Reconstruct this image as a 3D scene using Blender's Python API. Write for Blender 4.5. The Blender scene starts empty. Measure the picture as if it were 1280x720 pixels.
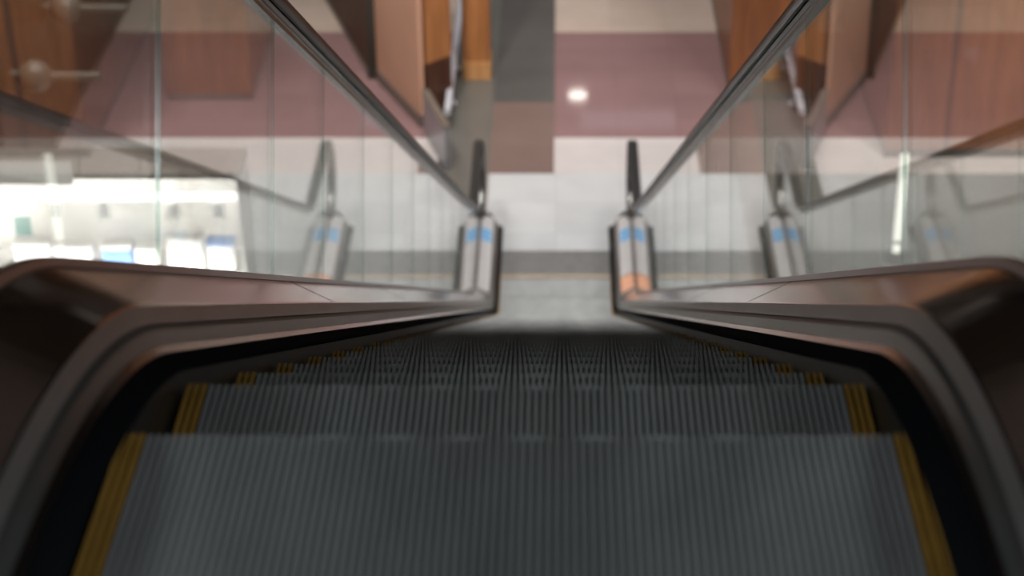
import bpy, bmesh, math, random
from mathutils import Vector, Matrix
random.seed(4)
S = bpy.context.scene
C = S.collection
# ------------------------------------------------------------------ view
F = 2489.0                      # focal length in pixels of a 1280 wide frame (70 mm)
VX, VY = 702.5, 374.0           # where the escalator's incline vanishes
INC = math.radians(30)
CA, SA = math.cos(INC), math.sin(INC)
R1, R2 = 1.5, 1.5               # radii of the upper and lower bends
S1, S2, P0 = 2.85, 16.05, -0.12
HC = S2*SA - P0*CA + R2*(1-CA)  # eye height over the lower floor (z = 0)
CX = 0.055
PITCH = INC - math.atan((VY-360)/F)

def px(x, y, z=0.0):
    """floor (or level z) point met by the sight line of a photo pixel"""
    d = Vector(((x-VX)/F, CA - (y-VY)/F*SA, -SA - (y-VY)/F*CA))
    # axis a=(0,CA,-SA), up n=(0,SA,CA)
    d = Vector(((x-VX)/F, CA + (VY-y)/F*SA, -SA + (VY-y)/F*CA))
    t = (z-HC)/d.z
    return Vector((CX + d.x*t, d.y*t, z))
def pxY(x, y, Y):
    d = Vector(((x-VX)/F, CA + (VY-y)/F*SA, -SA + (VY-y)/F*CA))
    t = Y/d.y
    return Vector((CX + d.x*t, Y, HC + d.z*t))

# ------------------------------------------------------------------ materials
def new_mat(name):
    m = bpy.data.materials.new(name); m.use_nodes = True
    nt = m.node_tree; nt.nodes.clear()
    out = nt.nodes.new('ShaderNodeOutputMaterial')
    return m, nt, out
def srgb(r, g, b):
    f = lambda c: (c/255/12.92) if c/255 <= .04045 else ((c/255+.055)/1.055)**2.4
    return (f(r), f(g), f(b), 1)
def pbr(name, col, rough=.5, metal=0.0, var=.06, scale=6.0, spec=.5, stretch=(1,1,1), bump=0.0, rvar=0.0):
    m, nt, out = new_mat(name)
    b = nt.nodes.new('ShaderNodeBsdfPrincipled')
    tc = nt.nodes.new('ShaderNodeTexCoord'); mp = nt.nodes.new('ShaderNodeMapping')
    mp.inputs['Scale'].default_value = stretch
    nz = nt.nodes.new('ShaderNodeTexNoise'); nz.inputs['Scale'].default_value = scale
    nz.inputs['Detail'].default_value = 4
    nt.links.new(tc.outputs['Object'], mp.inputs['Vector']); nt.links.new(mp.outputs['Vector'], nz.inputs['Vector'])
    mr = nt.nodes.new('ShaderNodeMapRange')
    mr.inputs['From Min'].default_value = .3; mr.inputs['From Max'].default_value = .7
    mr.inputs['To Min'].default_value = 1-var; mr.inputs['To Max'].default_value = 1+var
    nt.links.new(nz.outputs['Fac'], mr.inputs['Value'])
    mx = nt.nodes.new('ShaderNodeVectorMath'); mx.operation = 'SCALE'
    mx.inputs[0].default_value = col[:3]
    nt.links.new(mr.outputs['Result'], mx.inputs['Scale'])
    nt.links.new(mx.outputs['Vector'], b.inputs['Base Color'])
    b.inputs['Roughness'].default_value = rough
    if rvar:
        r2 = nt.nodes.new('ShaderNodeMapRange')
        r2.inputs['To Min'].default_value = max(.02, rough-rvar); r2.inputs['To Max'].default_value = rough+rvar
        nt.links.new(nz.outputs['Fac'], r2.inputs['Value']); nt.links.new(r2.outputs['Result'], b.inputs['Roughness'])
    b.inputs['Metallic'].default_value = metal
    b.inputs['Specular IOR Level'].default_value = spec
    if bump:
        bp = nt.nodes.new('ShaderNodeBump'); bp.inputs['Strength'].default_value = bump
        bp.inputs['Distance'].default_value = .01
        nt.links.new(nz.outputs['Fac'], bp.inputs['Height']); nt.links.new(bp.outputs['Normal'], b.inputs['Normal'])
    nt.links.new(b.outputs['BSDF'], out.inputs['Surface'])
    return m
def emit(name, col, strength):
    m, nt, out = new_mat(name)
    e = nt.nodes.new('ShaderNodeEmission'); e.inputs['Color'].default_value = col; e.inputs['Strength'].default_value = strength
    nt.links.new(e.outputs['Emission'], out.inputs['Surface'])
    return m
def glass_mat(name, tint=(.875,.89,.875,1), ior=1.5, rough=.0):
    m, nt, out = new_mat(name)
    t = nt.nodes.new('ShaderNodeBsdfTransparent'); t.inputs['Color'].default_value = tint
    g = nt.nodes.new('ShaderNodeBsdfGlossy'); g.inputs['Roughness'].default_value = rough
    g.inputs['Color'].default_value = (1,1,1,1)
    fr = nt.nodes.new('ShaderNodeFresnel')
    geo = nt.nodes.new('ShaderNodeNewGeometry')
    mr = nt.nodes.new('ShaderNodeMapRange')     # both faces of the thin pane meet air on the outside
    mr.inputs['To Min'].default_value = ior; mr.inputs['To Max'].default_value = 1/ior
    nt.links.new(geo.outputs['Backfacing'], mr.inputs['Value']); nt.links.new(mr.outputs['Result'], fr.inputs['IOR'])
    mx = nt.nodes.new('ShaderNodeMixShader')
    nt.links.new(fr.outputs['Fac'], mx.inputs['Fac']); nt.links.new(t.outputs['BSDF'], mx.inputs[1]); nt.links.new(g.outputs['BSDF'], mx.inputs[2])
    nt.links.new(mx.outputs['Shader'], out.inputs['Surface'])
    return m
def wood(name, c1, c2, rough=.4, scale=3.0):
    m, nt, out = new_mat(name)
    b = nt.nodes.new('ShaderNodeBsdfPrincipled')
    tc = nt.nodes.new('ShaderNodeTexCoord'); mp = nt.nodes.new('ShaderNodeMapping')
    mp.inputs['Scale'].default_value = (6, 6, .5)
    nz = nt.nodes.new('ShaderNodeTexNoise'); nz.inputs['Scale'].default_value = scale; nz.inputs['Detail'].default_value = 6
    nt.links.new(tc.outputs['Object'], mp.inputs['Vector']); nt.links.new(mp.outputs['Vector'], nz.inputs['Vector'])
    cr = nt.nodes.new('ShaderNodeValToRGB')
    cr.color_ramp.elements[0].position = .35; cr.color_ramp.elements[1].position = .65
    cr.color_ramp.elements[0].color = c1; cr.color_ramp.elements[1].color = c2
    nt.links.new(nz.outputs['Fac'], cr.inputs['Fac']); nt.links.new(cr.outputs['Color'], b.inputs['Base Color'])
    b.inputs['Roughness'].default_value = rough
    nt.links.new(b.outputs['BSDF'], out.inputs['Surface'])
    return m
def tile(name, col, rough, size=.6, var=.05, grout=.8):
    """polished floor tile with thin joints"""
    m, nt, out = new_mat(name)
    b = nt.nodes.new('ShaderNodeBsdfPrincipled')
    tc = nt.nodes.new('ShaderNodeTexCoord')
    br = nt.nodes.new('ShaderNodeTexBrick'); br.offset = 0; br.inputs['Scale'].default_value = 1
    br.inputs['Brick Width'].default_value = size; br.inputs['Row Height'].default_value = size
    br.inputs['Mortar Size'].default_value = .003; br.inputs['Mortar Smooth'].default_value = .2
    c = Vector(col[:3])
    br.inputs['Color1'].default_value = (*(c*(1-var)), 1); br.inputs['Color2'].default_value = (*(c*(1+var)), 1)
    br.inputs['Mortar'].default_value = (*(c*grout), 1)
    nt.links.new(tc.outputs['Object'], br.inputs['Vector'])
    nz = nt.nodes.new('ShaderNodeTexNoise'); nz.inputs['Scale'].default_value = 3; nz.inputs['Detail'].default_value = 5
    nt.links.new(tc.outputs['Object'], nz.inputs['Vector'])
    mr = nt.nodes.new('ShaderNodeMapRange'); mr.inputs['To Min'].default_value = .9; mr.inputs['To Max'].default_value = 1.1
    nt.links.new(nz.outputs['Fac'], mr.inputs['Value'])
    sc = nt.nodes.new('ShaderNodeVectorMath'); sc.operation = 'SCALE'
    nt.links.new(br.outputs['Color'], sc.inputs[0]); nt.links.new(mr.outputs['Result'], sc.inputs['Scale'])
    nt.links.new(sc.outputs['Vector'], b.inputs['Base Color'])
    b.inputs['Roughness'].default_value = rough
    nt.links.new(b.outputs['BSDF'], out.inputs['Surface'])
    return m

M = {}
M['tread']   = pbr('step_aluminium', (.37,.375,.37,1), .45, .3, .12, 9, stretch=(1,.4,1))
M['yellow']  = pbr('step_yellow', (.37,.205,.04,1), .5, 0, .12, 20)
M['skirt']   = pbr('skirt_steel', (.10,.097,.095,1), .4, .9, .05, 12, stretch=(1,.1,1))
M['black']   = pbr('black_guard', (.006,.0065,.0075,1), .9, 0, .1, 8, spec=.03)
M['trim']    = pbr('trim_steel', (.62,.58,.56,1), .22, 1, .04, 6)
M['lower']   = pbr('lower_deck_steel', (.27,.27,.255,1), .42, .9, .05, 6)
M['deck']    = pbr('deck_steel', (.60,.56,.54,1), .13, 1, .04, 5, stretch=(1,.2,1))
M['ledge']   = pbr('ledge_steel', (.45,.45,.43,1), .45, .85, .05, 5)
M['gasket']  = pbr('gasket', (.24,.205,.19,1), .3, .6, .05, 5)
M['rubber']  = pbr('handrail_rubber', (.022,.022,.021,1), .38, 0, .1, 5)
M['guide']   = pbr('guide_steel', (.33,.325,.31,1), .25, 1, .05, 4)
M['glass']   = glass_mat('balustrade_glass', ior=1.40)
M['gedge']   = glass_mat('glass_edge', (.66,.72,.68,1), 1.5, .15)
M['clad']    = pbr('truss_cladding', (.30,.29,.28,1), .4, .8, .05, 3)
M['comb']    = pbr('comb_yellow', (.40,.31,.22,1), .5, 0, .1, 10)
M['plate']   = pbr('landing_plate', (.22,.215,.21,1), .45, .6, .08, 12)
M['blue']    = pbr('blue_sticker', srgb(104,160,204), .4, 0, .05, 10)
M['white']   = pbr('white_film', (.80,.79,.80,1), .4, 0, .03, 6)
M['orange']  = pbr('orange_reflection_film', srgb(216,160,132), .4, 0, .06, 6)
M['t_white'] = tile('tile_white', (.415,.415,.418,1), .14)
M['t_pink']  = tile('tile_pinkish', (.46,.415,.405,1), .14)
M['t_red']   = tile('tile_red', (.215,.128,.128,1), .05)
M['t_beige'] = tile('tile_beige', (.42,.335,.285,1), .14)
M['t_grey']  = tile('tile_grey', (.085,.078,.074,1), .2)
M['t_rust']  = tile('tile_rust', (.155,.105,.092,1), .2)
M['t_dim']   = tile('tile_grey_green_and_shade', (.105,.10,.09,1), .2)
M['wood_o']  = wood('wood_orange', srgb(150,96,54), srgb(182,122,74))
M['wood_d']  = wood('wood_dark', srgb(58,32,18), srgb(82,47,28), .6)
M['wood_m']  = wood('wood_mid', srgb(118,70,40), srgb(140,86,50), .4)
M['wood_l']  = wood('wood_light', srgb(182,128,80), srgb(200,150,100), .4)
M['pinkw']   = pbr('pink_panel', srgb(186,142,118), .35, 0, .05, 2)
M['olive']   = pbr('olive_trim', srgb(84,72,52), .5, 0, .08, 4)
M['dpost']   = pbr('dark_post', srgb(62,58,52), .35, .6, .05, 4)
M['gtrim']   = pbr('grey_base', srgb(120,112,104), .35, .5, .05, 4)
M['lav']     = pbr('lavender_metal', srgb(140,138,142), .3, .4, .04, 4)
M['chrome']  = pbr('polished_steel', (.72,.72,.76,1), .16, 1, .03, 4)
M['wall']    = pbr('wall_paint', srgb(150,136,124), .7, 0, .04, 1)
M['walld']   = pbr('wall_panel_dark', srgb(34,31,29), .4, 0, .08, 2)
M['ceil']    = pbr('ceiling_paint', srgb(200,194,186), .8, 0, .03, 1)
M['kwhite']  = pbr('kiosk_white', (.82,.81,.79,1), .4, 0, .03, 4)
M['kback']   = pbr('kiosk_back', (.66,.64,.61,1), .5, 0, .04, 3)
M['green']   = pbr('teal_card', srgb(110,140,135), .5, 0, .05, 5)
M['boxblue'] = pbr('blue_card', srgb(96,136,196), .5, 0, .05, 5)
M['globe']   = pbr('grey_globe', srgb(120,112,102), .3, 0, .04, 4)
M['wood_g']  = wood('wood_greybrown', srgb(46,41,35), srgb(62,55,46), .4)
M['pole']    = pbr('satin_pole', (.62,.62,.68,1), .4, .3, .03, 4)
M['led']     = emit('led_tube', (1,.97,.93,1), 4)
M['lamp']    = emit('downlight_glow', (1,.95,.86,1), 13)
M['strip']   = emit('strip_glow', (1,.98,.88,1), 2.2)
M['panel_e'] = emit('ceiling_panel_glow', (1,.95,.88,1), 6)

# ------------------------------------------------------------------ mesh helpers
def link(name, bm, mats, parent=None, smooth=False):
    me = bpy.data.meshes.new(name)
    bmesh.ops.remove_doubles(bm, verts=bm.verts, dist=1e-6)
    bmesh.ops.recalc_face_normals(bm, faces=bm.faces)
    bm.to_mesh(me); bm.free()
    for m in (mats if isinstance(mats, (list, tuple)) else [mats]): me.materials.append(m)
    if smooth:
        for p in me.polygons: p.use_smooth = True
        try: me.set_sharp_from_angle(angle=math.radians(32))
        except Exception: pass
    o = bpy.data.objects.new(name, me); C.objects.link(o)
    if parent is not None:
        o.parent = parent
        o.matrix_parent_inverse = parent.matrix_basis.inverted()
    return o
def box(bm, x0, x1, y0, y1, z0, z1, bev=0.0, mi=0):
    g = bmesh.ops.create_cube(bm, size=1)
    bmesh.ops.transform(bm, matrix=Matrix.Translation(((x0+x1)/2,(y0+y1)/2,(z0+z1)/2)) @ Matrix.Diagonal((x1-x0,y1-y0,z1-z0,1)), verts=g['verts'])
    fs = {f for v in g['verts'] for f in v.link_faces}
    for f in fs: f.material_index = mi
    if bev:
        es = list({e for v in g['verts'] for e in v.link_edges})
        bmesh.ops.bevel(bm, geom=es, offset=bev, segments=2, affect='EDGES', profile=.6)
def mbox(name, x0, x1, y0, y1, z0, z1, m, parent=None, bev=.004):
    bm = bmesh.new(); box(bm, x0, x1, y0, y1, z0, z1, bev); return link(name, bm, m, parent)
def prism(bm, pts, z0, z1):
    lo = [bm.verts.new((p[0], p[1], z0)) for p in pts]; hi = [bm.verts.new((p[0], p[1], z1)) for p in pts]
    n = len(pts)
    bm.faces.new(lo[::-1]); bm.faces.new(hi)
    for i in range(n): bm.faces.new((lo[i], lo[(i+1)%n], hi[(i+1)%n], hi[i]))
def cyl(bm, p0, p1, r, seg=20, r1=None):
    p0, p1 = Vector(p0), Vector(p1); d = p1-p0
    g = bmesh.ops.create_cone(bm, cap_ends=True, segments=seg, radius1=r, radius2=r if r1 is None else r1, depth=d.length)
    q = d.to_track_quat('Z', 'Y').to_matrix().to_4x4()
    bmesh.ops.transform(bm, matrix=Matrix.Translation((p0+p1)/2) @ q, verts=g['verts'])
def empty(name, loc, label, cat, group=None, kind=None):
    o = bpy.data.objects.new(name, None); C.objects.link(o); o.location = loc
    o.empty_display_size = .1
    tag(o, label, cat, group, kind); return o
def tag(o, label=None, cat=None, group=None, kind=None):
    if label: o['label'] = label
    if cat: o['category'] = cat
    if group: o['group'] = group
    if kind: o['kind'] = kind
    return o

# ------------------------------------------------------------------ escalator path
def on_axis(s, p): return (s*CA + p*SA, HC - s*SA + p*CA)
T1 = on_axis(S1, P0); T2 = on_axis(S2, P0)
YU, ZU = T1[0]-R1*SA, T1[1]+R1*(1-CA)      # end of the upper level run
YL, ZL = T2[0]+R2*SA, T2[1]-R2*(1-CA)      # start of the lower level run (z = 0)
YTOP, YBOT = -0.25, 15.66                  # where the decks end
COMB_B, COMB_T = YL+.21, YU-.80
def path(Y):
    if Y <= YU: return ZU, 0.0
    if Y < T1[0]:
        th = math.asin((Y-YU)/R1); return ZU - R1*(1-math.cos(th)), th
    if Y <= T2[0]: return T1[1] - (Y-T1[0])*math.tan(INC), INC
    if Y < YL:
        th = math.asin((YL-Y)/R2); return ZL + R2*(1-math.cos(th)), th
    return ZL, 0.0
def stations(Ya, Yb, n_in=14):
    ys = {Ya, Yb}
    for a, b, n in ((YU, T1[0], 18), (T1[0], T2[0], n_in), (T2[0], YL, 18)):
        for i in range(n+1):
            y = a+(b-a)*i/n
            if Ya < y < Yb: ys.add(y)
    return [(y, *path(y)) for y in sorted(ys)]
def sweep(bm, prof, st, closed=True, cap=True):
    rings = []
    for (Y, Z, th) in st:
        s, c = math.sin(th), math.cos(th)
        rings.append([bm.verts.new((x, Y+q*s, Z+q*c)) for (x, q) in prof])
    n = len(prof)
    for a, b in zip(rings, rings[1:]):
        for i in range(n if closed else n-1):
            j = (i+1) % n
            bm.faces.new((a[i], a[j], b[j], b[i]))
    if closed and cap:
        bm.faces.new(rings[0][::-1]); bm.faces.new(rings[-1])
def flip(prof, sg): return [(sg*x, q) for x, q in prof]

ESC = empty('escalator', (0, YU, ZU), 'long descending escalator with dark ribbed steps, glass sides and black handrails', 'escalator')

# steps ------------------------------------------------------------
PITCHX, TW = .0106, .465
def rib_profile(x0, x1):
    pts = []; n = max(1, round((x1-x0)/PITCHX)); w = (x1-x0)/n
    for i in range(n):
        a = x0+i*w
        pts += [(a, -.009), (a+w*.36, -.009), (a+w*.42, 0), (a+w*.90, 0), (a+w*.96, -.009)]
    pts.append((x1, -.009))
    return pts
def step_surface(bm, x0, x1, lift=0.0, thick=.02):
    pr = rib_profile(x0, x1)
    # path of the tread then the riser, local: nosing at (0,0)
    line = [(-.396, 0, 0), (-.012, 0, 0), (-.004, -.003, 40), (0, -.012, 78), (-.004, -.06, 96), (-.022, -.13, 103), (-.045, -.19, 108)]
    rings = []
    for (Y, Z, a) in line:
        s, c = math.sin(math.radians(a)), math.cos(math.radians(a))
        rings.append([bm.verts.new((x, Y+(q+lift)*s, Z+(q+lift)*c)) for x, q in pr])
    for r0, r1 in zip(rings, rings[1:]):
        for i in range(len(pr)-1): bm.faces.new((r0[i], r0[i+1], r1[i+1], r1[i]))
def make_step():
    bm = bmesh.new(); step_surface(bm, -TW, TW)
    box(bm, -.485, .485, -.392, -.03, -.05, -.0105)
    box(bm, -.47, .47, -.07, -.058, -.19, -.05)
    st = link('step', bm, M['tread'], ESC)
    for sg in (-1, 1):
        bm = bmesh.new(); step_surface(bm, *( (TW, .4975) if sg > 0 else (-.4975, -TW) ), lift=.0015)
        link('yellow_edge', bm, M['yellow'], st)
    return st
step0 = make_step()
y_first = on_axis(2.49, -.163)[0]
ys = []
y = y_first - .4*3
while y < COMB_B + .4: ys.append(y); y += .4
kids = list(step0.children)
for i, y in enumerate(ys):
    if i == 0: o = step0
    else:
        o = step0.copy(); C.objects.link(o); o.parent = ESC
        for k in kids:
            c = k.copy(); C.objects.link(c); c.parent = o
    o.matrix_parent_inverse = ESC.matrix_basis.inverted()
    o.location = (0, y, path(y)[0])
for o in list(C.objects):
    if o.name.startswith('yellow_edge'): o['label'] = 'yellow ribbed safety edge'; o.matrix_parent_inverse = Matrix()

# sides ------------------------------------------------------------
st_deck = stations(YTOP, YBOT)
ST = lambda a, b: stations(a, b)
GX = .670
JOINTS = [on_axis(s, P0)[0] for s in (3.57, 4.98, 6.03, 7.25, 8.47, 9.7, 10.9, 12.1, 13.3, 14.5)]
RN, QH = .33, .842
def newel_arc(end, n=22):
    """stations of the handrail base curve round the newel"""
    out = []
    if end > 0:
        Yc, Zc = YBOT-.06, ZL+QH-RN
        for i in range(n+1):
            f = math.pi*1.02*i/n; out.append((Yc+RN*math.sin(f), Zc+RN*math.cos(f), f))
    else:
        Yc, Zc = YTOP+.06, ZU+QH-RN
        for i in range(n+1):
            f = -math.pi*1.02*(1-i/n); out.append((Yc+RN*math.sin(f), Zc+RN*math.cos(f), f))
    return out
def rail_stations():
    mid = []
    for (Y, Z, th) in stations(YTOP+.06, YBOT-.06, 20):
        mid.append((Y+QH*math.sin(th), Z+QH*math.cos(th), th))
    return newel_arc(-1)[:-1] + mid + newel_arc(1)[1:]
rub = [(x*1.08, q*1.08) for x, q in [(-.040,.004),(-.040,.016),(-.034,.026),(-.024,.031),(.024,.031),(.034,.026),(.040,.016),(.040,.004),(.035,-.007),(.027,-.007),(.027,.004),(-.027,.004),(-.027,-.007),(-.035,-.007)]]
gui = [(x*1.05, q*1.0) for x, q in [(-.025,.0035),(.025,.0035),(.025,-.010),(.017,-.014),(.017,-.020),(.013,-.022),(.013,-.034),(-.013,-.034),(-.013,-.022),(-.017,-.020),(-.017,-.014),(-.025,-.010)]]
def side(sg):
    w = 'left' if sg < 0 else 'right'
    def part(name, prof, m, st=st_deck, smooth=False):
        bm = bmesh.new(); sweep(bm, flip(prof, sg), st); return link(name, bm, m, ESC, smooth)
    part('skirt_panel', [(.502,-.32),(.502,.016),(.512,.016),(.512,-.32)], M['skirt'])
    part('skirt_guard', [(.503,.0165),(.476,.021),(.468,.026),(.470,.031),(.500,.043),(.506,.044),(.520,.044),(.520,.0165)], M['black'])
    part('edge_trim', [(.504,.0445),(.513,.054),(.526,.054),(.526,.0445)], M['trim'])
    part('lower_deck', [(.514,.0545),(.521,.076),(.533,.0845),(.560,.0845),(.560,.0545)], M['lower'])
    part('deck_ledge', [(.529,.085),(.531,.090),(.540,.110),(.560,.110),(.560,.085)], M['ledge'])
    part('inner_deck', [(.540,.1105),(.5425,.114),(.655,.166),(.660,.167),(.660,.1105)], M['deck'])
    part('gasket', [(.656,.1675),(.660,.181),(.6645,.181),(.6645,.13),(.661,.13),(.661,.1675)], M['gasket'])
    part('outer_deck', [(.6755,.181),(.680,.181),(.684,.167),(.775,.150),(.795,.125),(.800,.09),(.800,.02),(.6755,.02)], M['deck'])
    part('outer_cladding', [(.796,.019),(.796,-.95),(.780,-.95),(.780,.019)], M['clad'], stations(YTOP+.9, YL-1.2))
    # rounded deck end
    for end in (1, -1):
        bm = bmesh.new(); Yc, Zc = (YBOT, ZL) if end > 0 else (YTOP, ZU)
        prof = [(.012,.181),(.016,.167),(.085,.155),(.112,.120),(.120,.085),(.120,.0),(.0,.0)]
        rings = []
        for i in range(15):
            a = math.pi*i/14
            rings.append([bm.verts.new((sg*GX + r*math.cos(a)*1.08, Yc + end*(.0005 + r*math.sin(a)), Zc+q+.0005)) for r, q in prof])
        for a, b in zip(rings, rings[1:]):
            for i in range(len(prof)-1): bm.faces.new((a[i], a[i+1], b[i+1], b[i]))
        link('deck_end', bm, M['deck'], ESC, True)
    # glass panes
    q0, q1 = .132, .812
    cuts = [COMB_T+.3] + JOINTS
    for a, b in zip(cuts, cuts[1:]):
        ps = [(GX-.005,q0),(GX+.005,q0),(GX+.005,q1),(GX-.005,q1)]
        st = stations(a+.003, b-.003, 40)
        gp = part('glass_panel', ps, [M['glass'], M['gedge']], st)
        for f in gp.data.polygons:
            if len(f.vertices) == 4 and f.area < .02 and abs(f.normal.x) < .1 and f.area > .005: f.material_index = 1
    for end in (1, -1):
        lo, hi = [], []
        rr = RN-(QH-q1)
        if end > 0:
            st = stations(cuts[-1]+.003, YBOT-.06, 40)
            Yc, Zc = YBOT-.06, ZL+QH-RN
        else:
            st = stations(YTOP+.06, cuts[0]-.003, 40)[::-1]
            Yc, Zc = YTOP+.06, ZU+QH-RN
        top = [(Y+q1*math.sin(t), Z+q1*math.cos(t)) for Y, Z, t in st]
        bot = [(Y+.18*math.sin(t), Z+.18*math.cos(t)) for Y, Z, t in st]
        arc = [(Yc+end*rr*math.sin(math.pi*i/20), Zc+rr*math.cos(math.pi*i/20)) for i in range(1, 21)]
        poly = top + arc + bot[::-1]
        bm = bmesh.new()
        A = [bm.verts.new((sg*(GX-.005), p[0], p[1])) for p in poly]; B = [bm.verts.new((sg*(GX+.005), p[0], p[1])) for p in poly]
        fa = bm.faces.new(A); fb = bm.faces.new(B[::-1])
        for i in range(len(A)):
            j = (i+1) % len(A); bm.faces.new((A[i], B[i], B[j], A[j]))
        bmesh.ops.triangulate(bm, faces=[fa, fb])
        link('glass_panel', bm, M['glass'], ESC)
    for sj in (5.2, 7.7, 10.2, 12.7):
        yj = on_axis(sj, P0)[0]
        part('deck_seam', [(.5425,.1146),(.655,.1666),(.6548,.1670),(.5422,.1150)], M['black'], [(yj, *path(yj)), (yj+.006, *path(yj+.006))])
    rs = rail_stations()
    part('handrail', [(GX+x, q) for x, q in rub], M['rubber'], rs, True)
    part('handrail_guide', [(GX+x, q) for x, q in gui], M['guide'], rs, False)
    M.setdefault('pale_refl', pbr('pale_reflection_satin', (.66,.64,.64,1), .42, .45, .04, 5))  # thin overlay coloured as the pale reflection on the level deck
    part('pale_reflection', [(.5475,.1165),(.652,.1649),(.6518,.1654),(.5472,.1170)], M['pale_refl'], stations(YL+.005 if sg > 0 else YL-.36, YBOT))
    part('pale_reflection', [(.689,.1664),(.773,.1506),(.7731,.1511),(.6891,.1669)], M['pale_refl'], stations(YL+.005 if sg > 0 else YL-.36, YBOT))
    # stickers on the level deck at the bottom: both sides of the pane
    zt = ZL
    for k, off in ((0, -1), (1, 1)):
        for (ya, yb, mat, nm) in ((15.19, 15.42, M['blue'], 'blue_sticker'),):
            bm = bmesh.new()
            if off*1 < 0:   # on the sloping inner deck
                prof = [(.560,.1226),(.645,.1619),(.6446,.1628),(.5596,.1235)]
            else:
                prof = [(.692,.1660),(.765,.1524),(.7652,.1533),(.6922,.1669)]
            n = 3
            for i in range(n):
                a = ya+(yb-ya)*(i+.0)/n; b = ya+(yb-ya)*(i+.86)/n
                sweep(bm, flip(prof, sg), [(a, ZL, 0), (b, ZL, 0)])
            o = link(nm, bm, mat, ESC); o['label'] = 'blue sticker on the deck beside the newel'
    if sg > 0:  # orange overlay painted as the wood's reflection in the steel deck
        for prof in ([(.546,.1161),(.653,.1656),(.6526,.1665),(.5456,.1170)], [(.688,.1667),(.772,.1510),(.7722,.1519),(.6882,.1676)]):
            bm = bmesh.new(); sweep(bm, flip(prof, sg), stations(YL-.36, YL-.01)); o = link('orange_reflection', bm, M['orange'], ESC); o['label'] = 'painted orange wood reflection at the foot of the newel'
side(-1); side(1)
# truss underside
bm = bmesh.new(); sweep(bm, [(-.779,-.95),(.779,-.95),(.779,-.93),(-.779,-.93)], stations(YTOP+.9, YL-1.2)); link('truss_soffit', bm, M['clad'], ESC)
# landing plates and combs
def landing(ya, yb, z, comb_y, dirn):
    bm = bmesh.new(); box(bm, -.499, .499, ya, yb, z-.03, z+.004)
    n = 40
    for i in range(n):                         # fine anti-slip ribs
        x = -.49 + .98*i/(n-1); box(bm, x-.004, x+.004, ya+.02, yb-.02, z+.004, z+.006)
    link('landing_plate', bm, M['plate'], ESC)
    bm = bmesh.new(); n = 100
    lo, hi = (comb_y, comb_y+.03) if dirn > 0 else (comb_y-.03, comb_y)
    box(bm, -.499, .499, lo, hi, z-.004, z+.008)
    for i in range(n):
        x = -.492 + .984*i/(n-1)
        a, b = (lo-.02, lo) if dirn > 0 else (hi, hi+.02)
        box(bm, x-.0018, x+.0018, a, b, z+.001, z+.007)
    link('comb', bm, M['comb'], ESC)
landing(COMB_B+.032, 15.27, ZL, COMB_B, 1)
landing(YTOP, COMB_T-.032, ZU, COMB_T, -1)

# ------------------------------------------------------------------ the hall
HX, YF, YBK, HZ = 9.0, 34.0, -6.0, 13.0
def Yf(y): return px(700, y).y
yb = [5.0, 13.2, 15.27, Yf(217), Yf(172), Yf(124), Yf(40), YF]
xs = [-HX, px(545,217).x, px(611,217).x, px(692.5,217).x, .815, px(920,217).x, px(968,217).x, HX]
xs = sorted(xs + [-.815])
bm = bmesh.new()
mats = ['t_white','t_pink','t_red','t_beige','t_grey','t_rust','t_dim']
yb2 = sorted(yb + [Yf(262), Yf(128)])
for i in range(len(xs)-1):
    for j in range(len(yb2)-1):
        x0, x1, y0, y1 = xs[i], xs[i+1], yb2[j], yb2[j+1]; cx, cy = (x0+x1)/2, (y0+y1)/2
        if abs(cx) < .815 and 13.2 < cy < 15.27: continue          # escalator pit
        k = 0
        if cy > Yf(217): k = 1
        if cy > Yf(172): k = 2
        if cy > Yf(40): k = 3
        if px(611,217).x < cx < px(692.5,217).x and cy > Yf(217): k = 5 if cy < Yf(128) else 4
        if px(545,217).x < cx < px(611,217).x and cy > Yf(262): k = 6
        if cx > px(920,217).x and cy < Yf(200): k = 6  # right side floor darkened in its colour for the weaker light there
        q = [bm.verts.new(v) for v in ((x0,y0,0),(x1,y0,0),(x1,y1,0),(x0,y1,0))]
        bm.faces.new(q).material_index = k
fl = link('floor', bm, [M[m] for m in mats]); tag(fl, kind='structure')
def struct(name, x0, x1, y0, y1, z0, z1, m): return tag(mbox(name, x0, x1, y0, y1, z0, z1, m, bev=0), kind='structure')
struct('floor_upper', -HX, HX, YBK, COMB_T-1.06, ZU-.5, ZU-.04, M['wall'])
bm = bmesh.new(); box(bm, -HX, -.82, COMB_T-1.06, COMB_T, ZU-.5, ZU-.04); box(bm, .82, HX, COMB_T-1.06, COMB_T, ZU-.5, ZU-.04)
tag(link('floor_landing', bm, M['wall']), kind='structure')
struct('ceiling', -HX, HX, YBK, YF, HZ, HZ+.2, pbr('ceiling_dark', srgb(140,134,130), .8))
struct('ceiling_upper', -HX, HX, YBK, 5.0, 10.0, 10.3, M['walld'])
struct('ceiling_gallery', -HX, HX, 26.5, YF, 5.0, 5.4, M['ceil'])
struct('wall_left', -HX-.2, -HX, YBK, YF, 0, 3.2, M['wood_m']); struct('wall_left_upper', -HX-.2, -HX, YBK, YF, 3.2, HZ, M['walld'])
struct('wall_right', HX, HX+.2, YBK, YF, 0, 3.2, M['wood_m']); struct('wall_right_upper', HX, HX+.2, YBK, YF, 3.2, HZ, M['walld'])
struct('wall_far', -HX, HX, YF, YF+.2, 0, HZ, M['wall'])
struct('wall_back', -HX, HX, YBK-.2, YBK, 0, HZ, M['walld'])

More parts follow.
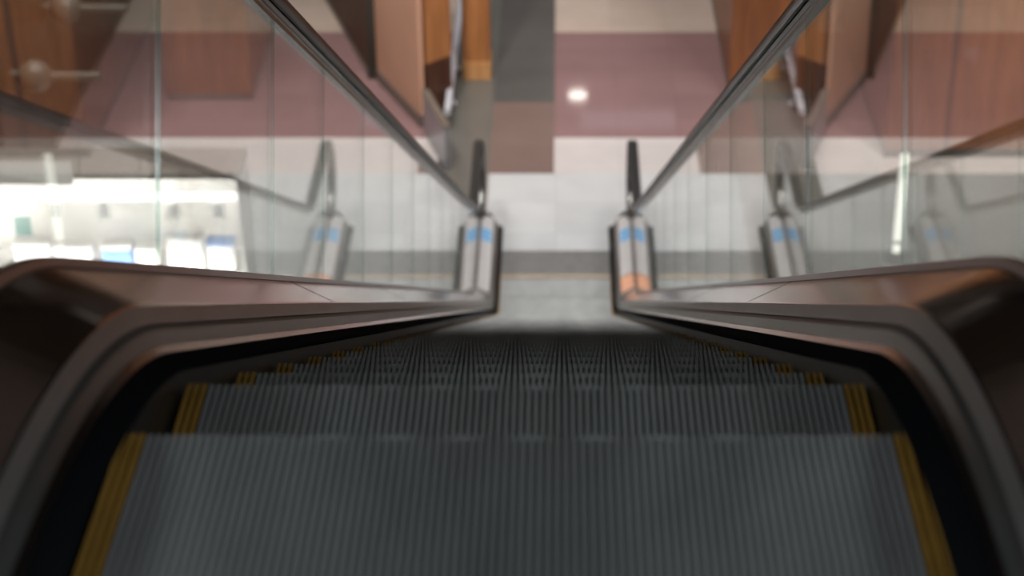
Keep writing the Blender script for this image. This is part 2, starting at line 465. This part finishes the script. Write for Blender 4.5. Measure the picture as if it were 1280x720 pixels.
# ---- angled shop front on the left beyond the newel
def seg(bm, a, b, z0, z1, th):
    """upright slab whose visible face runs from a to b on the floor"""
    a, b = Vector(a[:2]), Vector(b[:2]); d = (b-a).normalized(); nrm = Vector((d.y, -d.x))
    if nrm.dot(Vector((0,1))) < 0: nrm = -nrm
    prism(bm, [a, b, b+nrm*th, a+nrm*th], z0, z1)
def slab(name, a, b, z0, z1, th, m, parent=None):
    bm = bmesh.new(); seg(bm, a, b, z0, z1, th); return link(name, bm, m, parent)
a, b = px(527,160), px(472,101)
t = empty('wall_panel', (b.x, b.y, 0), 'tall pinkish tan wall panel rising beyond the left handrail, left of the orange one', 'wall panel')
slab('panel', a, b, .13, 3.4, .04, M['pinkw'], t)
slab('base_trim', a+Vector((-.01,-.01,0)), b+Vector((-.01,-.01,0)), 0, .13, .05, M['gtrim'], t)
a, b = px(460,92), px(385,-40)
t = empty('wall_panel', (a.x, a.y, 0), 'dark brown wooden wall panel at the top of the photo, behind the dark post', 'wall panel')
slab('panel', a, b, .05, 3.4, .3, M['wood_d'], t); slab('base_trim', a+Vector((-.012,-.012,0)), b+Vector((-.012,-.012,0)), 0, .05, .3, M['gtrim'], t)
a = px(467,98)
t = empty('door_post', (a.x, a.y, 0), 'slim dark metal post between the dark brown and the tan wall panels', 'post')
mbox('post', a.x-.05, a.x+.05, a.y, a.y+.10, .02, 3.4, M['dpost'], t); mbox('foot', a.x-.065, a.x+.065, a.y-.02, a.y+.12, 0, .02, M['dpost'], t)
# orange panel with dark lower half
a, b = px(566,138), px(531,152)
t = empty('wall_panel', (b.x, b.y, 0), 'narrow orange wooden wall panel with dark brown foot between tan panel and steel rail', 'wall panel')
slab('dark_foot', a, b, 0, .60, .22, M['wood_d'], t); slab('panel', a, b, .60, 3.4, .22, M['wood_o'], t)
c = b+Vector((-.09,.0,0)); slab('edge_strip', b+Vector((-.004,.0,0)), c, .0, 3.4, .2, M['olive'], t)
# lavender plinth
a, b = px(557,213), px(530,166)
t = empty('plinth', (b.x, b.y, 0), 'low lavender grey metal plinth at the near end of the angled shop front', 'plinth')
slab('body', a, b, 0, .44, .05, M['lav'], t); slab('top', a+Vector((-.01,-.01,0)), b+Vector((-.01,0,0)), .44, .46, .07, M['gtrim'], t)
# orange column
a, b = px(579,100), px(613,100)
t = empty('column', (a.x, a.y, 0), 'orange wooden column with paler foot on the grey tiles beyond the left newel', 'column', kind='thing')
mbox('shaft', a.x, b.x, a.y+.01, a.y+.32, .20, 3.4, M['wood_o'], t); mbox('foot', a.x-.006, b.x+.006, a.y, a.y+.33, 0, .20, M['wood_l'], t)
# low steel rail along Y
z = .22
p, q = px(559,140,z), px(577,-8,z)
t = empty('guard_rail', (p.x, p.y, 0), 'low polished steel guard rail running away between orange panel and orange column', 'rail')
bm = bmesh.new(); cyl(bm, p, q, .034); link('rail', bm, M['pole'], t, True)
for f in (.22, .5, .93):
    m_ = p.lerp(q, f); bm = bmesh.new(); cyl(bm, (m_.x,m_.y,.012), (m_.x,m_.y,z-.028), .022); cyl(bm, (m_.x,m_.y,0), (m_.x,m_.y,.012), .055); link('post', bm, M['pole'], t, True)
# dark wood wall far left, with round lamps; their bars stand in for reflected streaks
wx = px(113,100).x
t = empty('wood_wall', (wx, 17, 0), 'dark brown wooden wall at the far left seen through the glass', 'wall panel')
mbox('panel', wx-.3, wx, 17.0-1.2, 27, .08, 4, M['wood_g'], t, 0); mbox('base_trim', wx-.3, wx+.012, 17.0-1.2, 27, 0, .08, M['gtrim'], t, 0)
for (u, v, e, lab) in ((60, 10, 160, 'upper round grey globe lamp with reflection bar on the dark brown wall'), (20, 95, 105, 'lower round grey globe lamp with reflection bar on the dark brown wall')):
    # meet the wall plane x = wx
    d = Vector(((u-VX)/F, CA + (VY-v)/F*SA, -SA + (VY-v)/F*CA)); tt = (wx-CX)/d.x
    w = Vector((wx, d.y*tt, HC+d.z*tt))
    t = empty('globe_lamp', w, lab, 'lamp', 'round globe lamps on the dark brown wall')
    bm = bmesh.new(); cyl(bm, w, w+Vector((.03,0,0)), .07, 24); link('wall_plate', bm, M['guide'], t, True)
    bm = bmesh.new(); g = bmesh.ops.create_uvsphere(bm, u_segments=28, v_segments=16, radius=.15); bmesh.ops.translate(bm, verts=g['verts'], vec=w+Vector((.17,0,0))); link('globe', bm, M['globe'], t, True)
    bm = bmesh.new(); cyl(bm, w+Vector((.31,0,0)), w+Vector((.75,0,0)), .04); link('bar', bm, M['globe'], t, True)

# ---- wood on the right
a = px(912,124)
t = empty('wood_wall', (a.x, a.y, 0), 'brown wooden wall right of the red floor, above the right handrail', 'wall panel')
mbox('panel', a.x, a.x+.85, a.y, 27, .06, 3.6, M['wood_m'], t); mbox('base_trim', a.x-.01, a.x+.86, a.y-.01, 27, 0, .06, M['gtrim'], t)
mbox('edge_strip', a.x-.014, a.x+.10, a.y-.014, a.y+.1, .06, 3.6, M['wood_m'], t)
a = px(1105,196)
t = empty('wood_counter', (a.x, a.y, 0), 'brown wooden block behind the glass at the right edge', 'wall panel')
mbox('panel', a.x, a.x+3.0, a.y, a.y+3.5, .08, 3.4, M['wood_m'], t); mbox('base_trim', a.x-.01, a.x+3.01, a.y-.01, a.y+3.5, 0, .08, M['dpost'], t)
for k in range(3): mbox('joint_strip', a.x+.55+.8*k, a.x+.60+.8*k, a.y-.012, a.y+.02, .08, 3.4, M['wood_d'], t, 0)
# lit strip lamp
a = px(1119,322)
t = empty('strip_lamp', (a.x, a.y, 0), 'upright white strip lamp on the floor behind the right glass', 'lamp')
bm = bmesh.new(); cyl(bm, a, a+Vector((0,0,.03)), .10, 24); cyl(bm, a+Vector((0,.03,.03)), a+Vector((0,.03,1.04)), .02, 12); link('stand', bm, M['dpost'], t, True)
bm = bmesh.new(); box(bm, a.x-.035, a.x+.035, a.y-.02, a.y+.012, .17, 1.0, .01); link('tube', bm, M['strip'], t)
bm = bmesh.new(); box(bm, a.x-.032, a.x+.032, a.y-.02, a.y+.012, .05, .13, .01); link('tube', bm, M['strip'], t)

# ---- lit display kiosk on the left
YK = 13.0
pr = pxY(298, 218, YK); zt = pr.z; xr = pr.x; xl = xr-2.6
t = empty('display_kiosk', ((xl+xr)/2, YK, 0), 'brightly lit white display kiosk behind the left glass', 'kiosk')
mbox('back_panel', xl+.02, xr-.02, YK+.42, YK+.45, .1, zt-.04, M['kback'], t)
mbox('side_panel', xr-.025, xr, YK, YK+.45, .0, zt-.041, M['kwhite'], t); mbox('side_panel', xl, xl+.025, YK, YK+.45, 0, zt-.041, M['kwhite'], t)
mbox('top_panel', xl, xr, YK, YK+.45, zt-.04, zt, pbr('kiosk_top', srgb(112,98,88), .6), t)
mbox('base_cabinet', xl+.026, xr-.026, YK+.02, YK+.419, 0, .95, M['kwhite'], t)
zs = pxY(150, 336, YK+.1).z
mbox('shelf', xl+.026, xr-.026, YK+.01, YK+.419, zs-.03, zs, M['kwhite'], t)
za = pxY(150, 245, YK+.06).z
bm = bmesh.new(); cyl(bm, (xl+.03, YK+.05, za), (xr-.03, YK+.05, za), .030, 16); link('light_tube', bm, M['led'], t, True)
kl = bpy.data.lights.new('kiosk_light', 'AREA'); kl.shape = 'RECTANGLE'; kl.size = 2.4; kl.size_y = .12; kl.energy = 58; kl.color = (1,.98,.96)
ko = bpy.data.objects.new('kiosk_light', kl); C.objects.link(ko); ko.location = ((xl+xr)/2, YK+.03, zt-.045); ko.rotation_euler = (math.radians(20),0,0)
kl2 = kl.copy(); kl2.energy = 40; ko2 = bpy.data.objects.new('kiosk_added_uplight', kl2); C.objects.link(ko2); ko2.location = ((xl+xr)/2, YK-.10, zs-.03); ko2.rotation_euler = (math.radians(125),0,0)  # second lamp is an unseen uplight added to brighten the carton fronts
mbox('added_uplight_bar', xl, xr, YK-.16, YK-.001, zs-.075, zs-.045, M['kwhite'], t)  # bar made up to carry the added uplight
for u in (70, 130, 217, 273):
    c = pxY(u, 262, YK+.05); bm = bmesh.new(); box(bm, c.x-.045, c.x+.045, YK+.02, YK+.09, c.z-.07, za-.031, .012); link('light_bracket', bm, M['kwhite'], t)
hb = pxY(88, 206, YK-.02)
mbox('header_board', xl, hb.x, YK-.05, YK-.001, zt-.06, hb.z+.02, emit('header_added_glow', (1,.95,.88,1), .5), t)  # glow added to the board, since no light reaches its front
def kbox(u0, u1, v, d, m, lab, nm='carton', band=None):
    y0 = YK+.06; a = pxY(u0, v, y0); b = pxY(u1, v, y0)
    r = empty(nm, ((a.x+b.x)/2, y0+d/2, zs), lab, 'box' if nm != 'price_card' else 'card', 'goods on the kiosk shelf')
    mbox('box_body', a.x, b.x, y0, y0+d, zs+.0005, a.z, m, r, .006)
    mbox('box_lid', a.x-.003, b.x+.003, y0-.003, y0+d+.003, a.z-.03, a.z+.003, M['kwhite'] if band is None else band, r, .003)
kbox(126, 163, 308, .12, M['boxblue'], 'blue carton with white lid on the kiosk shelf')
kbox(168, 196, 312, .10, M['kwhite'], 'plain white carton next to the blue one on the kiosk shelf')
kbox(208, 252, 300, .12, M['kwhite'], 'large white carton right of the glass joint on the kiosk shelf')
kbox(258, 292, 304, .12, M['kwhite'], 'white carton with blue lid at the right end of the kiosk shelf', band=M['boxblue'])
kbox(16, 60, 306, .14, M['kwhite'], 'low white carton at the left end of the kiosk shelf')
kbox(66, 112, 310, .12, M['kwhite'], 'wide white carton between the low one and the blue one on the kiosk shelf')
c0, c1 = pxY(20, 298, YK+.40), pxY(37, 272, YK+.40)
t2 = empty('picture_card', (c0.x, YK+.41, c0.z), 'small teal picture card on the kiosk back panel', 'card')
mbox('card', c0.x, c1.x, YK+.405, YK+.4195, c0.z, c1.z, M['green'], t2, .002); mbox('card_frame', c0.x-.008, c1.x+.008, YK+.41, YK+.4198, c0.z-.008, c1.z+.008, M['kwhite'], t2, .002)

# ------------------------------------------------------------------ lamps
def downlight(loc, lab, r=.16, mat=None):
    t = empty('downlight', loc, lab, 'ceiling light', 'round downlights under the far gallery')
    bm = bmesh.new(); cyl(bm, loc+Vector((0,0,-.012)), loc+Vector((0,0,-.002)), r, 32); link('diffuser', bm, mat or M['lamp'], t, True)
    bm = bmesh.new()
    for i in range(32):
        a0, a1 = 2*math.pi*i/32, 2*math.pi*(i+1)/32
        ring = []
        for a in (a0, a1):
            ring.append([bm.verts.new((loc.x+rr*math.cos(a), loc.y+rr*math.sin(a), loc.z+zz)) for rr, zz in ((r+.003,0),(r+.003,-.02),(r+.03,-.012),(r+.03,0))])
        for i2 in range(4):
            j2 = (i2+1) % 4; bm.faces.new((ring[0][i2], ring[0][j2], ring[1][j2], ring[1][i2]))
    link('ring', bm, M['kwhite'], t, True)
def mirror_lamp(u, v, z):
    p = px(u, v); d = (p - Vector((CX, 0, HC))); d.z = -d.z
    return p + d*(z/d.z)
downlight(mirror_lamp(722, 120, 5.0), 'round downlight under the far gallery whose glow lies on the red floor')
downlight(mirror_lamp(888, 57, 5.0), 'round downlight under the far gallery, right of the one mirrored in the red floor')
M['cool'] = emit('cool_panel_glow', (.80,.84,1,1), .5)  # glowing panels added under the gallery for the cool sheen on the floor
def soffit_panel(u, v, sx, sy, lab):
    p = mirror_lamp(u, v, 5.0)
    t = empty('added_sheen_panel', p, lab, 'ceiling light')
    mbox('diffuser', p.x-sx, p.x+sx, p.y-sy, p.y+sy, 4.985, 4.996, M['cool'], t, 0)
    bm = bmesh.new(); box(bm, p.x-sx-.03, p.x+sx+.03, p.y-sy-.03, p.y-sy-.001, 4.975, 4.999); box(bm, p.x-sx-.03, p.x+sx+.03, p.y+sy+.001, p.y+sy+.03, 4.975, 4.999)
    link('frame', bm, M['kwhite'], t)
soffit_panel(785, 152, .75, .35, 'added cool glowing panel for the sheen in the red floor beside the right handrail')
soffit_panel(200, 68, 1.2, .20, 'long added cool panel for the streak of sheen in the red floor behind the left glass')
def area(loc, sx, sy, power, col, spread, rot=(0,0,0)):
    l = bpy.data.lights.new('unseen_hall_light', 'AREA'); l.shape = 'RECTANGLE'; l.size = sx; l.size_y = sy
    l.energy = power; l.color = col; l.spread = math.radians(spread)
    o = bpy.data.objects.new('unseen_hall_light', l); C.objects.link(o); o.location = loc; o.rotation_euler = rot
    return o
for (x, y) in ((-4.5,15),(0,15),(4.5,15),(-4.5,19),(0,19),(4.5,19),(-4.5,23),(0,23),(4.5,23)):
    area((x, y, HZ-.06), 2.4, 1.2, 77, (1,.985,.965), 92)
for x in (-4.5, 0, 4.5): area((x, 13.0, HZ-.06), 2.4, 1.2, 98, (1,.985,.965), 72)  # row added to brighten steps and faces turned toward the camera
for x, e, tx, sp in ((-1.9, 52, -1.7, 60), (3.2, 16, 2.6, 60), (5.2, 50, 4.8, 42)):  # unseen spots added to brighten the shop front and the wood at right
    d = Vector((tx, 17.6 if tx > 4 else 18.6, .9)) - Vector((x, 13.2, 6.5)); area((x, 13.2, 6.5), .5, .3, e, (1,.93,.84), sp, d.to_track_quat('-Z', 'Y').to_euler())
# dim lamps over the upper landing
for x in (-2.5, 2.5): area((x, -1.5, 9.9), 1.2, 1.2, 180, (.86,.94,1), 160)

w = bpy.data.worlds.new('World'); S.world = w; w.use_nodes = True
w.node_tree.nodes['Background'].inputs['Color'].default_value = (.5,.5,.5,1)
w.node_tree.nodes['Background'].inputs['Strength'].default_value = .2

# ------------------------------------------------------------------ camera
cam = bpy.data.cameras.new('camera'); co = bpy.data.objects.new('camera', cam); C.objects.link(co)
cam.sensor_width = 36; cam.lens = F/1280*36
cam.shift_x = -(VX-640)/1280
co.location = (CX, 0, HC); co.rotation_euler = (math.pi/2 - PITCH, 0, 0)
cam.clip_start = .05; cam.clip_end = 200
cam.dof.use_dof = True; cam.dof.focus_distance = 4.7; cam.dof.aperture_fstop = 3.2; cam.dof.aperture_blades = 9
S.camera = co
S.view_settings.view_transform = 'Standard'; S.view_settings.look = 'None'
S.view_settings.gamma = 1; S.view_settings.exposure = 0; S.view_settings.use_curve_mapping = False
S.cycles.transparent_max_bounces = 32; S.cycles.max_bounces = 14; S.cycles.glossy_bounces = 8; S.cycles.diffuse_bounces = 5
